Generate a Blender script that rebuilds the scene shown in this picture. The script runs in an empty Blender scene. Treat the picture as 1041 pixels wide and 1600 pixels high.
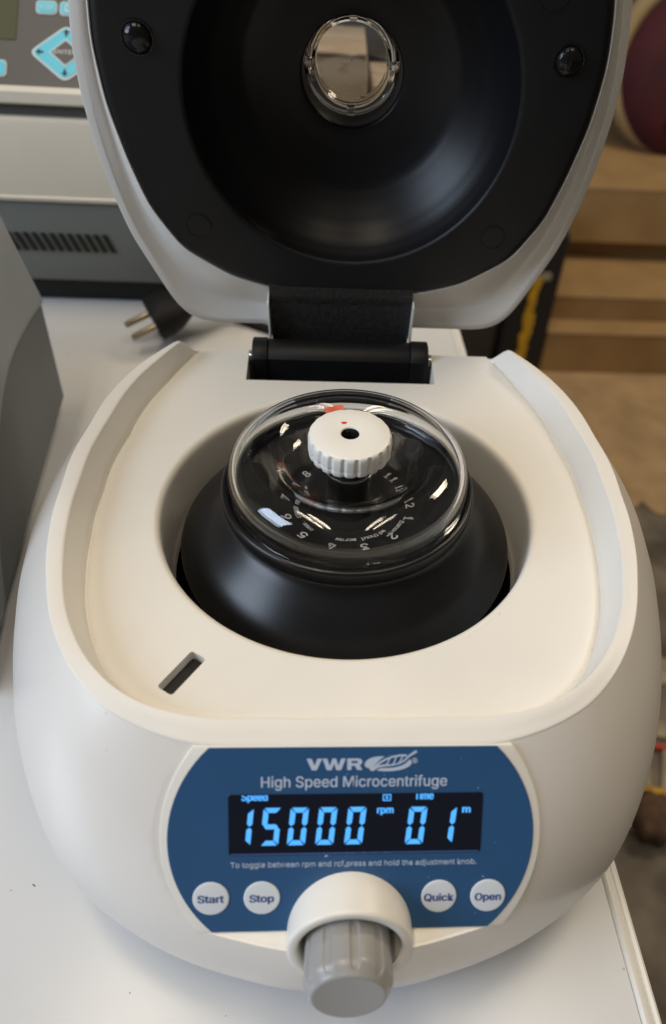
import bpy, bmesh, math, random
import numpy as np
from mathutils import Vector, Matrix
random.seed(7); rng = np.random.RandomState(5)
S = 0.001                       # everything below is written in millimetres
scene = bpy.context.scene
C = scene.collection
R_ = math.radians

# ------------------------------------------------------------------ camera
cd = bpy.data.cameras.new("camera"); cam = bpy.data.objects.new("camera", cd); C.objects.link(cam)
yaw, pitch, roll = R_(5.361), R_(45.841), R_(4.505)
fwd = Vector((math.sin(yaw)*math.cos(pitch), math.cos(yaw)*math.cos(pitch), -math.sin(pitch)))
rt = Vector((math.cos(yaw), -math.sin(yaw), 0)); up = rt.cross(fwd)
r2 = rt*math.cos(roll) + up*math.sin(roll); u2 = up*math.cos(roll) - rt*math.sin(roll)
M = Matrix((r2, u2, -fwd)).transposed().to_4x4()
M.translation = Vector((-7.614, -213.998, 203.573))*S
cam.matrix_world = M
cd.sensor_fit = 'VERTICAL'; cd.sensor_height = 36; cd.sensor_width = 36
cd.lens = 1150/1600*36
cd.shift_x = -(588-520.5)/1600; cd.shift_y = (836.8-800)/1600
cd.clip_start = 0.01; cd.clip_end = 60
cd.dof.use_dof = True; cd.dof.focus_distance = 0.285; cd.dof.aperture_fstop = 8.0
scene.camera = cam

# ------------------------------------------------------------------ room light
w = bpy.data.worlds.new("World"); scene.world = w; w.use_nodes = True
w.node_tree.nodes["Background"].inputs[0].default_value = (0.80, 0.74, 0.66, 1)
w.node_tree.nodes["Background"].inputs[1].default_value = 0.10
def area(name, loc, target, sx, sy, power, col, spin=0.0):
    l = bpy.data.lights.new(name, 'AREA'); l.shape = 'RECTANGLE'; l.size = sx; l.size_y = sy
    l.energy = power; l.color = col
    o = bpy.data.objects.new(name, l); C.objects.link(o); o.location = loc
    q = (Vector(target)-Vector(loc)).to_track_quat('-Z', 'Y')
    o.rotation_euler = (q.to_matrix() @ Matrix.Rotation(spin, 3, 'Z')).to_euler()
    return o
WARM = (1.0, 0.86, 0.67)
for sx in (-1, 1):
    for k in (0, 1):
        x = sx*(0.36+k*0.15)
        area("ceiling_tube", (x, -0.10, 1.70), (x, -0.10, 0), 0.06, 1.25, (6.1 if sx < 0 else 3.1), WARM)
area("window_light", (-1.50, -0.50, 0.75), (0, -0.05, -0.05), 0.75, 0.9, 22.0, (0.68, 0.81, 1.0))
area("background_fill", (1.3, 1.0, 1.5), (0.8, 1.4, -0.8), 0.6, 0.6, 20.0, WARM)  # added fill light that brightens the cartons and floor behind
scene.view_settings.view_transform = 'Standard'; scene.view_settings.look = 'None'
scene.view_settings.exposure = 0.0; scene.view_settings.gamma = 1.0

# ------------------------------------------------------------------ materials
def mat(name, col, rough=0.5, metal=0.0, coat=0.0, bump=0.0, bscale=800.0, var=0.0, vscale=30.0,
        spec=0.5, emit=None, estr=0.0, trans=0.0, ior=1.49, col2=None, dust=0.0, rvar=0.0):
    m = bpy.data.materials.new(name); m.use_nodes = True
    nt = m.node_tree; b = nt.nodes["Principled BSDF"]
    b.inputs["Base Color"].default_value = (*col, 1); b.inputs["Roughness"].default_value = rough
    b.inputs["Metallic"].default_value = metal; b.inputs["Coat Weight"].default_value = coat
    b.inputs["Coat Roughness"].default_value = 0.12
    b.inputs["Specular IOR Level"].default_value = spec; b.inputs["IOR"].default_value = ior
    b.inputs["Transmission Weight"].default_value = trans
    if emit: b.inputs["Emission Color"].default_value = (*emit, 1); b.inputs["Emission Strength"].default_value = estr
    tc = nt.nodes.new("ShaderNodeTexCoord")
    def noise(sc, det=4.0):
        n = nt.nodes.new("ShaderNodeTexNoise"); n.inputs["Scale"].default_value = sc; n.inputs["Detail"].default_value = det
        nt.links.new(tc.outputs["Object"], n.inputs["Vector"]); return n
    last = None
    if var > 0 or col2:
        n = noise(vscale); r = nt.nodes.new("ShaderNodeValToRGB")
        r.color_ramp.elements[0].position = 0.35; r.color_ramp.elements[1].position = 0.65
        c2 = col2 if col2 else tuple(c*(1+var) for c in col)
        c1 = col if col2 else tuple(c*(1-var) for c in col)
        r.color_ramp.elements[0].color = (*c1, 1); r.color_ramp.elements[1].color = (*c2, 1)
        nt.links.new(n.outputs["Fac"], r.inputs["Fac"]); last = r.outputs["Color"]
    if dust > 0:                                    # sparse specks of dirt
        v = nt.nodes.new("ShaderNodeTexVoronoi"); v.inputs["Scale"].default_value = 95.0
        nt.links.new(tc.outputs["Object"], v.inputs["Vector"])
        v.inputs["Randomness"].default_value = 1.0
        ra = nt.nodes.new("ShaderNodeValToRGB"); ra.color_ramp.elements[0].position = 0.03; ra.color_ramp.elements[1].position = 0.075
        ra.color_ramp.elements[0].color = (1, 1, 1, 1); ra.color_ramp.elements[1].color = (0, 0, 0, 1)
        nt.links.new(v.outputs["Distance"], ra.inputs["Fac"])
        n2 = noise(23.0, 2.0); rb = nt.nodes.new("ShaderNodeValToRGB")
        rb.color_ramp.elements[0].position = 0.52; rb.color_ramp.elements[1].position = 0.62
        nt.links.new(n2.outputs["Fac"], rb.inputs["Fac"])
        mu = nt.nodes.new("ShaderNodeMath"); mu.operation = 'MULTIPLY'
        nt.links.new(ra.outputs["Color"], mu.inputs[0]); nt.links.new(rb.outputs["Color"], mu.inputs[1])
        mu2 = nt.nodes.new("ShaderNodeMath"); mu2.operation = 'MULTIPLY'; mu2.inputs[1].default_value = dust
        nt.links.new(mu.outputs[0], mu2.inputs[0])
        mx = nt.nodes.new("ShaderNodeMix"); mx.data_type = 'RGBA'
        nt.links.new(mu2.outputs[0], mx.inputs["Factor"])
        if last: nt.links.new(last, mx.inputs["A"])
        else: mx.inputs["A"].default_value = (*col, 1)
        mx.inputs["B"].default_value = (0.16, 0.13, 0.10, 1); last = mx.outputs["Result"]
    if last: nt.links.new(last, b.inputs["Base Color"])
    if rvar > 0:
        n = noise(vscale*2); mr = nt.nodes.new("ShaderNodeMapRange")
        mr.inputs["To Min"].default_value = max(0.02, rough-rvar); mr.inputs["To Max"].default_value = rough+rvar
        nt.links.new(n.outputs["Fac"], mr.inputs["Value"]); nt.links.new(mr.outputs["Result"], b.inputs["Roughness"])
    if bump > 0:
        n = noise(bscale, 3.0); bp = nt.nodes.new("ShaderNodeBump"); bp.inputs["Strength"].default_value = bump
        bp.inputs["Distance"].default_value = 0.0004
        nt.links.new(n.outputs["Fac"], bp.inputs["Height"]); nt.links.new(bp.outputs["Normal"], b.inputs["Normal"])
    return m
MT = dict(
    cream=mat("cream_plastic", (0.785, 0.757, 0.70), 0.42, bump=0.16, bscale=1700, var=0.022, vscale=22, dust=0.35, rvar=0.05),
    cream_s=mat("cream_plastic_smooth", (0.80, 0.77, 0.70), 0.38, bump=0.05, bscale=1500, var=0.01),
    pearl=mat("pearl_silver_paint", (0.79, 0.752, 0.70), 0.36, metal=0.12, coat=0.25, bump=0.10, bscale=2600, var=0.02, vscale=12, dust=0.15),
    lidsilver=mat("lid_silver_paint", (0.74, 0.715, 0.675), 0.38, metal=0.1, coat=0.2, bump=0.10, bscale=2600, var=0.02, vscale=12),
    liner=mat("black_liner_plastic", (0.007, 0.007, 0.0075), 0.5, spec=0.3, bump=0.12, bscale=1200, var=0.15, vscale=40),
    domeblk=mat("black_satin_dome", (0.006, 0.006, 0.007), 0.38, spec=0.32, bump=0.06, bscale=1800, var=0.1),
    strap=mat("black_textured_plastic", (0.020, 0.019, 0.018), 0.5, bump=1.0, bscale=700, var=0.35, vscale=500),
    rotor=mat("black_anodised_rotor", (0.007, 0.007, 0.008), 0.30, spec=0.4, bump=0.08, bscale=2200, var=0.15, vscale=60),
    plate=mat("dark_satin_plate", (0.016, 0.0155, 0.015), 0.30, spec=0.35, bump=0.06, bscale=900, var=0.3, vscale=90),
    gloss=mat("black_gloss", (0.010, 0.010, 0.011), 0.14),
    hole=mat("hole_shade_and_print", (0.004, 0.004, 0.004), 0.6),  # near-black that carries the shade inside openings, also the arrow print
    clear=mat("clear_plastic", (1, 1, 1), 0.015, trans=1.0, ior=1.47),
    white=mat("white_knob_plastic", (0.82, 0.80, 0.75), 0.33, bump=0.03, bscale=900, var=0.01),
    print_=mat("white_print", (0.72, 0.72, 0.70), 0.5),
    red=mat("red_marker", (0.72, 0.05, 0.03), 0.45, var=0.2, vscale=300),
    orange=mat("orange_marker", (0.75, 0.13, 0.05), 0.45, var=0.15, vscale=300),
    blue=mat("blue_overlay_film", (0.024, 0.089, 0.212), 0.38, bump=0.06, bscale=2500, var=0.03, dust=0.1),
    palep=mat("pale_panel_print", (0.52, 0.60, 0.74), 0.45),
    btn=mat("pale_membrane_button", (0.70, 0.74, 0.78), 0.40, bump=0.03, bscale=900),
    btxt=mat("navy_print", (0.045, 0.095, 0.27), 0.45),
    lcd=mat("black_display_glass", (0.008, 0.010, 0.020), 0.10),
    seg=mat("lit_blue_segments", (0.05, 0.2, 0.4), 0.4, emit=(0.075, 0.40, 1.0), estr=1.0),
    seglow=mat("dim_lit_blue", (0.05, 0.2, 0.4), 0.4, emit=(0.075, 0.40, 1.0), estr=0.35),
    knobg=mat("grey_knob_plastic", (0.32, 0.315, 0.305), 0.30, bump=0.05, bscale=1200, var=0.02),
    steel=mat("steel_pin", (0.6, 0.58, 0.55), 0.25, metal=1.0),
    brass=mat("brass_pin", (0.36, 0.30, 0.21), 0.32, metal=1.0),
    tabletop=mat("white_laminate", (0.645, 0.65, 0.655), 0.24, bump=0.04, bscale=300, var=0.02, vscale=6, dust=0.6, rvar=0.06),
    edge=mat("white_edge_band", (0.78, 0.77, 0.73), 0.25, bump=0.05, bscale=400),
    graym=mat("blue_grey_casing", (0.285, 0.31, 0.335), 0.5, bump=0.08, bscale=900, var=0.02),
    graym2=mat("dark_grey_casing", (0.125, 0.135, 0.145), 0.55, bump=0.08, bscale=900, var=0.02),
    creamins=mat("beige_instrument_casing", (0.66, 0.61, 0.51), 0.42, bump=0.06, bscale=900, var=0.015),
    keypanel=mat("grey_keypad_film", (0.085, 0.08, 0.073), 0.5, bump=0.05, bscale=900),
    greenbase=mat("grey_green_casing", (0.165, 0.18, 0.17), 0.5, bump=0.08, bscale=900),
    cyan=mat("cyan_key_film", (0.10, 0.52, 0.66), 0.42),
    keywhite=mat("white_key_border", (0.62, 0.66, 0.64), 0.45),
    olive=mat("olive_display", (0.060, 0.062, 0.026), 0.6),
    collar=mat("dark_grey_collar", (0.075, 0.072, 0.066), 0.55),
    blackp=mat("black_rubber", (0.007, 0.007, 0.008), 0.6, spec=0.25, bump=0.1),
    capm=mat("black_cap_plastic", (0.006, 0.006, 0.007), 0.2, spec=0.35, bump=0.9, bscale=450),
    floor=mat("grey_brown_floor", (0.075, 0.060, 0.045), 0.75, bump=0.5, bscale=60, col2=(0.20, 0.170, 0.130), vscale=11.0, dust=0.5),
    card=mat("brown_cardboard", (0.34, 0.21, 0.088), 0.75, bump=0.15, bscale=120, var=0.10, vscale=9),
    card2=mat("brown_cardboard_flat", (0.41, 0.275, 0.145), 0.8, bump=0.25, bscale=30, var=0.16, vscale=10),
    card3=mat("grey_brown_cardboard", (0.36, 0.29, 0.215), 0.8, bump=0.15, bscale=120, var=0.12, vscale=25),
    caseb=mat("black_case_fabric", (0.012, 0.012, 0.014), 0.6, bump=0.4, bscale=500),
    cased=mat("dark_brown_grey_panel", (0.045, 0.038, 0.034), 0.6, bump=0.2, bscale=200),
    yellow=mat("yellow_tape", (0.62, 0.36, 0.02), 0.5, var=0.15, vscale=25),
    maroon=mat("maroon_fabric", (0.060, 0.006, 0.012), 0.8, bump=0.3, bscale=300, var=0.25, vscale=12),
    tan=mat("tan_fabric", (0.34, 0.25, 0.13), 0.8, bump=0.3, bscale=300, var=0.1, vscale=10),
    redc=mat("red_cable_sheath", (0.50, 0.05, 0.03), 0.45),
    dirt=mat("dark_grime", (0.20, 0.165, 0.13), 0.9),
    lump=mat("brown_crumpled_paper", (0.11, 0.06, 0.035), 0.8, bump=0.6, bscale=90, var=0.3, vscale=40),
    paper=mat("pale_scrap_paper", (0.34, 0.28, 0.20), 0.8, var=0.2, vscale=20),
)

# ------------------------------------------------------------------ object helpers
ORG = {}
def link(o, parent, org):
    C.objects.link(o); ORG[o.name] = np.array(org, float)
    if parent is not None:
        o.parent = parent; o.location = Vector((ORG[o.name]-ORG[parent.name])*S)
    else: o.location = Vector(ORG[o.name]*S)
    return o
def thing(name, label, cat, org, group=None):
    o = bpy.data.objects.new(name, None); o.empty_display_size = 0.02
    o["label"] = label; o["category"] = cat
    if group: o["group"] = group
    return link(o, None, org)
def raw_mesh(name, V, F):
    me = bpy.data.meshes.new(name); me.from_pydata([tuple(v) for v in V], [], [tuple(f) for f in F]); me.update()
    bm = bmesh.new(); bm.from_mesh(me); bmesh.ops.recalc_face_normals(bm, faces=bm.faces[:]); bm.to_mesh(me); bm.free()
    return me
def finish(me, name, m, parent, smooth=None, org=None, bevel=None):
    """me is in world millimetres: move to its own origin and scale to metres"""
    co = np.empty(len(me.vertices)*3); me.vertices.foreach_get("co", co); co = co.reshape(-1, 3)
    if org is None: org = (co.min(0)+co.max(0))/2
    me.transform(Matrix.Scale(S, 4) @ Matrix.Translation(-Vector(org)))
    if smooth is not None:
        me.shade_smooth(); me.set_sharp_from_angle(angle=R_(smooth))
    for q in (m if isinstance(m, (list, tuple)) else [m]): me.materials.append(q)
    o = bpy.data.objects.new(name, me); me.name = name
    link(o, parent, org)
    if bevel:
        b = o.modifiers.new("b", 'BEVEL'); b.width = bevel*S; b.segments = 3; b.limit_method = 'ANGLE'; b.angle_limit = R_(35)
        me.shade_smooth(); me.set_sharp_from_angle(angle=R_(40))
        b.harden_normals = False
    return o
def obj(name, VF, m, parent=None, smooth=None, org=None, bevel=None):
    return finish(raw_mesh(name, *VF), name, m, parent, smooth, org, bevel)
def tag(o, label, cat, group=None, kind=None):
    if label: o["label"] = label
    if cat: o["category"] = cat
    if group: o["group"] = group
    if kind: o["kind"] = kind
    return o
def boolean(VF, cutters):
    a = bpy.data.objects.new("a", raw_mesh("a", *VF)); C.objects.link(a); tmp = [a]
    for c in cutters:
        k = bpy.data.objects.new("k", raw_mesh("k", *c)); C.objects.link(k); tmp.append(k)
        md = a.modifiers.new("x", 'BOOLEAN'); md.operation = 'DIFFERENCE'; md.solver = 'EXACT'; md.object = k
    dg = bpy.context.evaluated_depsgraph_get(); dg.update()
    me = bpy.data.meshes.new_from_object(a.evaluated_get(dg))
    for t in tmp: bpy.data.objects.remove(t)
    return me
def grid(rows, closed_u=True, cap0=False, cap1=False):
    """rows: list of (N,3) rings"""
    n = len(rows[0]); V = np.concatenate(rows); F = []
    for i in range(len(rows)-1):
        for j in range(n if closed_u else n-1):
            k = (j+1) % n; F.append((i*n+j, i*n+k, (i+1)*n+k, (i+1)*n+j))
    if cap0: F.append(tuple(range(n-1, -1, -1)))
    if cap1: F.append(tuple((len(rows)-1)*n+j for j in range(n)))
    return V, F
def merge(*parts):
    V = []; F = []; o = 0
    for v, f in parts:
        V.append(np.asarray(v, float)); F += [tuple(i+o for i in q) for q in f]; o += len(v)
    return np.concatenate(V), F
def frame(VF, o, ex, ey, ez):
    V = np.asarray(VF[0], float); A = np.array([ex, ey, ez], float)
    return np.asarray(o, float)+V@A, VF[1]
def lathe(prof, n=96, cap0=False, cap1=False, close=False, rf=None):
    a = np.linspace(0, 2*np.pi, n, endpoint=False); rows = []
    pr = list(prof)+([prof[0]] if close else [])
    for i, (r, z) in enumerate(pr):
        rr = r*np.ones(n) if rf is None else rf(r, z, a)
        rows.append(np.stack([rr*np.cos(a), rr*np.sin(a), z*np.ones(n)], -1))
    return grid(rows, True, cap0, cap1)
def prism(poly, z0, z1):
    p = np.array(poly, float); n = len(p)
    V = np.concatenate([np.c_[p, np.full(n, z0)], np.c_[p, np.full(n, z1)]])
    F = [tuple(range(n-1, -1, -1)), tuple(range(n, 2*n))]+[(i, (i+1) % n, n+(i+1) % n, n+i) for i in range(n)]
    return V, F
def slab(poly, z0, z1, b=0.3):
    """prism with a small rounded top edge (poly counter-clockwise)"""
    p = np.array(poly, float); n = len(p)
    e = np.roll(p, -1, 0)-np.roll(p, 1, 0); e /= np.linalg.norm(e, axis=1)[:, None]+1e-9
    nin = np.stack([-e[:, 1], e[:, 0]], -1)
    rows = [np.c_[p, np.full(n, z0)], np.c_[p, np.full(n, z1-b)], np.c_[p+nin*b*.3, np.full(n, z1-b*.3)], np.c_[p+nin*b, np.full(n, z1)]]
    return grid(rows, True, True, True)
def box(x0, x1, y0, y1, z0, z1): return prism([(x0, y0), (x1, y0), (x1, y1), (x0, y1)], z0, z1)
def rrect(w_, h_, r, n=6, cx=0, cy=0, ang=0):
    out = []
    for sx, sy, a0 in ((1, 1, 0), (-1, 1, 90), (-1, -1, 180), (1, -1, 270)):
        for k in range(n+1):
            a = R_(a0+90*k/n); out.append((sx*(w_/2-r)+r*math.cos(a), sy*(h_/2-r)+r*math.sin(a)))
    c, s = math.cos(ang), math.sin(ang)
    return [(cx+c*x-s*y, cy+s*x+c*y) for x, y in out]
def circle(r, n=48, cx=0, cy=0): return [(cx+r*math.cos(2*math.pi*k/n), cy+r*math.sin(2*math.pi*k/n)) for k in range(n)]
def tube(pts, r, n=10, sub=4):
    pts = np.array(pts, float)
    if sub > 1 and len(pts) > 2:
        q = []; P = np.vstack([2*pts[0]-pts[1], pts, 2*pts[-1]-pts[-2]])
        for i in range(1, len(P)-2):
            for k in range(sub):
                t = k/sub; a, b, c, d = P[i-1], P[i], P[i+1], P[i+2]
                q.append(.5*(2*b+(c-a)*t+(2*a-5*b+4*c-d)*t*t+(3*b-a-3*c+d)*t**3))
        pts = np.array(q+[P[-2]])
    rows = []; T = np.gradient(pts, axis=0); u = np.array([0.13, 0.2, 1.0])
    for i, p in enumerate(pts):
        t = T[i]/np.linalg.norm(T[i]); x = np.cross(u, t); x /= np.linalg.norm(x); y = np.cross(t, x)
        a = np.linspace(0, 2*np.pi, n, endpoint=False)
        rr = r if np.isscalar(r) else r[i]
        rows.append(p+rr*(np.cos(a)[:, None]*x+np.sin(a)[:, None]*y))
    return grid(rows, True, True, True)
def ribbon(pts, w_, z0, z1):
    """flat stroke of varying width in a plane"""
    p = np.array(pts, float); t = np.gradient(p, axis=0); t /= np.linalg.norm(t, axis=1)[:, None]
    nn = np.stack([-t[:, 1], t[:, 0]], -1); ww = (np.ones(len(p))*w_ if np.isscalar(w_) else np.array(w_))[:, None]/2
    a, b = p+nn*ww, p-nn*ww; return prism(np.concatenate([b, a[::-1]]), z0, z1)
TXT = {}
FONT = None
try:                                             # a sans face that ships inside Blender itself; the built-in face otherwise
    import os
    FONT = bpy.data.fonts.load(os.path.join(bpy.utils.system_resource('DATAFILES', path='fonts'), 'Inter.woff2'))
except Exception: FONT = None
def text_raw(s, bold=0.0):
    if (s, bold) in TXT: return TXT[(s, bold)]
    cu = bpy.data.curves.new("t", 'FONT'); cu.body = s; cu.size = 10; cu.offset = bold; cu.resolution_u = 4; cu.extrude = 0.05
    if FONT: cu.font = FONT
    o = bpy.data.objects.new("t", cu); C.objects.link(o)
    dg = bpy.context.evaluated_depsgraph_get(); dg.update()
    me = bpy.data.meshes.new_from_object(o.evaluated_get(dg))
    V = np.array([v.co[:] for v in me.vertices]); F = [tuple(p.vertices) for p in me.polygons]
    bpy.data.objects.remove(o); bpy.data.meshes.remove(me); TXT[(s, bold)] = (V, F); return V, F
def text(s, x0, x1, y0, y1, z, bold=0.0, thick=0.12, ref=None):
    """flat lettering fitted to a box; ref = a string whose height fills y0..y1"""
    V, F = text_raw(s, bold); V = V.copy(); Rv = text_raw(ref, bold)[0] if ref else V
    mn, mx = V.min(0), V.max(0); rmn, rmx = Rv.min(0), Rv.max(0)
    V[:, 0] = x0+(V[:, 0]-mn[0])/(mx[0]-mn[0])*(x1-x0)
    V[:, 1] = y0+(V[:, 1]-rmn[1])/(rmx[1]-rmn[1])*(y1-y0)
    V[:, 2] = z+np.where(V[:, 2] > 0, thick, 0.0)
    return V, F

# ------------------------------------------------------------------ floor, bench
H = 105.0; ZT = -H; ZF = -845.0
fl = obj("floor", grid([np.array([[x, y, ZF] for x in np.linspace(-6000, 6000, 13)]) for y in np.linspace(-4000, 8000, 13)], False), MT["floor"])
tag(fl, None, None, kind="structure")
bench = thing("workbench", "white laminate workbench top with a rounded pale edge, under the open centrifuge", "workbench", (0, 0, ZF))
dx, dy = (97.5-115.5), (310+155.0)
def ex(y): return 115.5+(y+155)*dx/dy          # right edge of the bench
Y0, Y1 = -620.0, 700.0
obj("bench_top", merge(prism([(-1000, Y0), (ex(Y0)-8.2, Y0), (ex(Y1)-8.2, Y1), (-1000, Y1)], ZT-22, ZT)), MT["tabletop"], bench)
prof = [(-8.0, -22), (-8.0, -0.9), (-7.4, 0.35), (-6.4, 0.9), (-4.6, 0.5), (-3.4, -0.5), (-3.0, -1.0), (-2.6, -0.4), (-1.2, -0.2), (-0.3, -0.8), (0, -2), (0, -22)]
rows = [np.array([[ex(y)+a, y, ZT+b] for a, b in prof]) for y in np.linspace(Y0, Y1, 12)]
obj("edge_trim", grid(rows, True, True, True), MT["edge"], bench, smooth=40)
for lx, ly in ((-900, -560), (ex(-560)-70, -560), (-900, 640), (ex(640)-70, 640)):
    obj("leg", prism(rrect(45, 45, 4, 3, lx, ly), ZF, ZT-22), MT["edge"], bench)

gv = []; gf = []
for k in range(95):
    c = np.array([rng.uniform(-260, 108), rng.uniform(-300, -60) if k % 3 else rng.uniform(100, 300), ZT+.03]); a0 = rng.uniform(0, 6.28)
    q = abs(rng.normal(.16, .16))+.08; st = rng.choice([1, 1, 1, 3.5]); m_ = 6
    o_ = len(gv)
    for u in range(m_):
        a_ = u*6.283/m_; e_ = np.array([st*math.cos(a_), math.sin(a_)])*q*rng.uniform(.6, 1.2)
        gv.append(c+[e_[0]*math.cos(a0)-e_[1]*math.sin(a0), e_[0]*math.sin(a0)+e_[1]*math.cos(a0), 0])
    gv.append(c+[0, 0, q*.3]); gf += [(o_+u, o_+(u+1) % m_, o_+m_) for u in range(m_)]
gr = obj("dirt_specks", (np.array(gv), gf), MT["dirt"], bench); gr["kind"] = "stuff"

# ------------------------------------------------------------------ the centrifuge: plan curves
N = 360
TH = np.linspace(-np.pi, np.pi, N, endpoint=False)
A_ = np.abs(TH)
def polar(pts):
    t = np.array([math.atan2(x, -y) for y, x in pts]); r = np.array([math.hypot(x, y) for y, x in pts])
    o = np.argsort(t); return t[o], r[o]
def gsm(f, s):
    k = np.arange(-20, 21); g = np.exp(-.5*(k/s)**2); g /= g.sum()
    return np.convolve(np.r_[f[-20:], f, f[:20]], g, 'valid')
Tpts = [(111, 66), (104.5, 79), (80, 95.5), (35, 107), (-2, 108.8), (-26.5, 107.1), (-48, 102.3), (-68.5, 95.2), (-82.5, 87.0), (-95, 75.2), (-102, 62), (-106.5, 47.5), (-107, 25), (-107, 0)]
Ipts = [(110.8, 72.5), (83, 83.5), (42, 93.4), (6, 96.8), (-20, 96), (-38, 93.6), (-64, 86.2), (-78, 79), (-88, 70), (-94.3, 60), (-96.8, 49), (-97, 25), (-97, 0)]
tb, rb = polar(Tpts); ti, ri = polar(Ipts)
back = 111.0/np.maximum(1e-3, np.abs(np.cos(TH)))
isb = A_ > R_(146.9)
rT = gsm(np.interp(A_, tb, rb), 2.2); rT = np.where(A_ > R_(140), np.where(isb, back, np.interp(A_, tb, rb)), rT)
rI = gsm(np.interp(A_, ti, ri), 2.2); rI = np.where(A_ > R_(138), np.interp(A_, ti, ri), rI); rI = np.where(isb, back-1.6, rI)
def sstep(x, a, b): t = np.clip((x-a)/(b-a), 0, 1); return t*t*(3-2*t)
deg = np.degrees(A_)
hT = 4+6*sstep(deg, 18, 62); hT = hT*(1-sstep(deg, 141.2, 146.4))
fr = 1-sstep(deg, 26, 60)
rW = rI+(rT-rI)*(0.5-.26*fr); hW = hT+2.8*fr
def ring(r, z): return np.stack([r*np.sin(TH), -r*np.cos(TH), z*np.ones(N)], -1)
cf = thing("microcentrifuge", "pearl and cream microcentrifuge with its lid swung open, showing a black rotor", "centrifuge", (0, 0, ZT))
# cover: deck, sloping inner wall, flat ridge
wv = rW-rI
dip = np.clip(hT/4.0, 0, 1)
rows = [ring(rI-5, 0), ring(rI-3.4, 0), ring(rI-2.2, -.10*dip), ring(rI-1.2, -.38*dip), ring(rI-.45, -.85*dip), ring(rI-.1, -1.15*dip), ring(rI+.02*wv+.02, -1.1*dip), ring(rI+.05*wv+.05, -.8*dip+.02*hT)]
for k in np.linspace(.13, .88, 6): rows.append(ring(rI+k*wv, (k*1.0)*hW*.985))
fs = np.clip((rT-rI)/9.0, .12, 1)
rows += [ring(rI+.96*wv, hW*.965), ring(rW+.2*fs, hW*.992), ring(rW+.7*fs, hW-.1*fr), ring((rW+rT)/2, (hW+hT)/2), ring(rT-1.0*fs, hT+.2*fr), ring(rT-.45*fs, hT-.06+.06*fr), ring(rT-.12*fs, hT-.28), ring(rT, hT-.62), ring(rT-.3, hT-2), ring(rT-.4, -16.0+0*hT)]
slotang = math.atan2(13.6, 9.0)
me = boolean(grid(rows, True, True, True), [
    lathe([(75.6, -60), (75.6, 30)], 160, True, True),
    prism(rrect(16.4, 6.1, 1.1, 4, -54.0, -79.4, slotang), -60, 30),
    prism([(-47.6, 85.2), (43.0, 85.2), (44.2, 140), (-48.8, 140)], -60, 30)])
cover = finish(me, "top_cover", MT["cream"], cf, smooth=24)
obj("slot_shade_plate", prism(rrect(22, 12, 1, 3, -54.0, -79.4, slotang), -9, -4.0), MT["hole"], cover)  # black plate added to give the shade inside the latch slot
obj("hinge_well", merge(box(-47, 43.4, 86, 110.6, -16, -15.4)), MT["liner"], cover)
# bowl
obj("rotor_chamber", lathe([(76.3, .03), (75.4, .02), (74.6, -.25), (73.8, -.9), (73.3, -1.9), (73.05, -3.4), (72.9, -6), (72.5, -14), (72.0, -24), (71.5, -31.5), (71.1, -32.2)], 160), MT["cream_s"], cf, smooth=60)
obj("chamber_liner", lathe([(71.6, -31.6), (70.8, -32.4), (70, -34), (69, -37), (67, -40), (60, -42), (30, -44), (0.5, -44)], 128), MT["liner"], cf, smooth=50)

# shell
UD = [0, 12, 25, 50, 75, 95, 120, 150, 180]
dd = gsm(np.interp(deg, UD, [48, 45, 36, 27.5, 27.5, 33, 31, 8, 4]), 5)
def bul(u, um=.67, k=.37): return np.where(u < um, (u/um)*(2-u/um), 1-k*((np.maximum(u, um)-um)/(1-um))**2)
rows = []
for u in np.r_[0, .006, .018, np.linspace(.04, 1, 30)]:
    rows.append(ring(rT+dd*bul(u), (hT-.7)*(1-u)-(H-2.5)*u))
rB = rT+dd*bul(1.0)
rows += [ring(rB-2, -(H-.4)), ring(rB-6, -(H-.2)), ring(rT-8, -(H-.2)), ring(rT-2.0, -(H-8)), ring(rT-1.6, -20), ring(rT-1.4, hT-3), ring(rT-.5, hT-1.1)]
AL = R_(54)
PA = np.array([0, -106.7, 4.0]); pv = np.array([0, math.cos(AL), math.sin(AL)]); pn = np.array([0, -math.sin(AL), math.cos(AL)]); px = np.array([1, 0, 0.])
def pnl(x, v, h=0): return PA+x*px+v*pv+h*pn
pb = pnl(0, -61.2)
cut = [tuple((PA+14*pv)[1:]), tuple(pb[1:]), (-230, pb[2]-.6), (-230, 90), (-100, 90)]
n = len(cut); V = np.array([[x, *c] for x in (-130, 130) for c in cut]); F = [tuple(range(n)), tuple(range(2*n-1, n-1, -1))]+[(i, n+i, n+(i+1) % n, (i+1) % n) for i in range(n)]
e15 = R_(15); kax = np.array([0, -math.cos(e15), math.sin(e15)]); kup = np.array([0, math.sin(e15), math.cos(e15)])
KC = np.array([0.1, -142.9, -45.8])
kcut = frame(lathe([(15.9, -12), (15.9, 60)], 72, True, True), KC, px, kup, kax)
me = boolean(grid(rows+[rows[0]], True), [(V, F), kcut])
shell = finish(me, "outer_shell", MT["pearl"], cf, smooth=28)
for fx, fy in ((-70, -70), (70, -70), (-75, 75), (75, 75)):
    obj("foot", lathe([(9, -H+3), (9, -H)], 24, True, True) if False else frame(lathe([(9, 4), (9, 0)], 24, True, True), (fx, fy, -H), (1, 0, 0), (0, 1, 0), (0, 0, 1)), MT["blackp"], cf)

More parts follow.
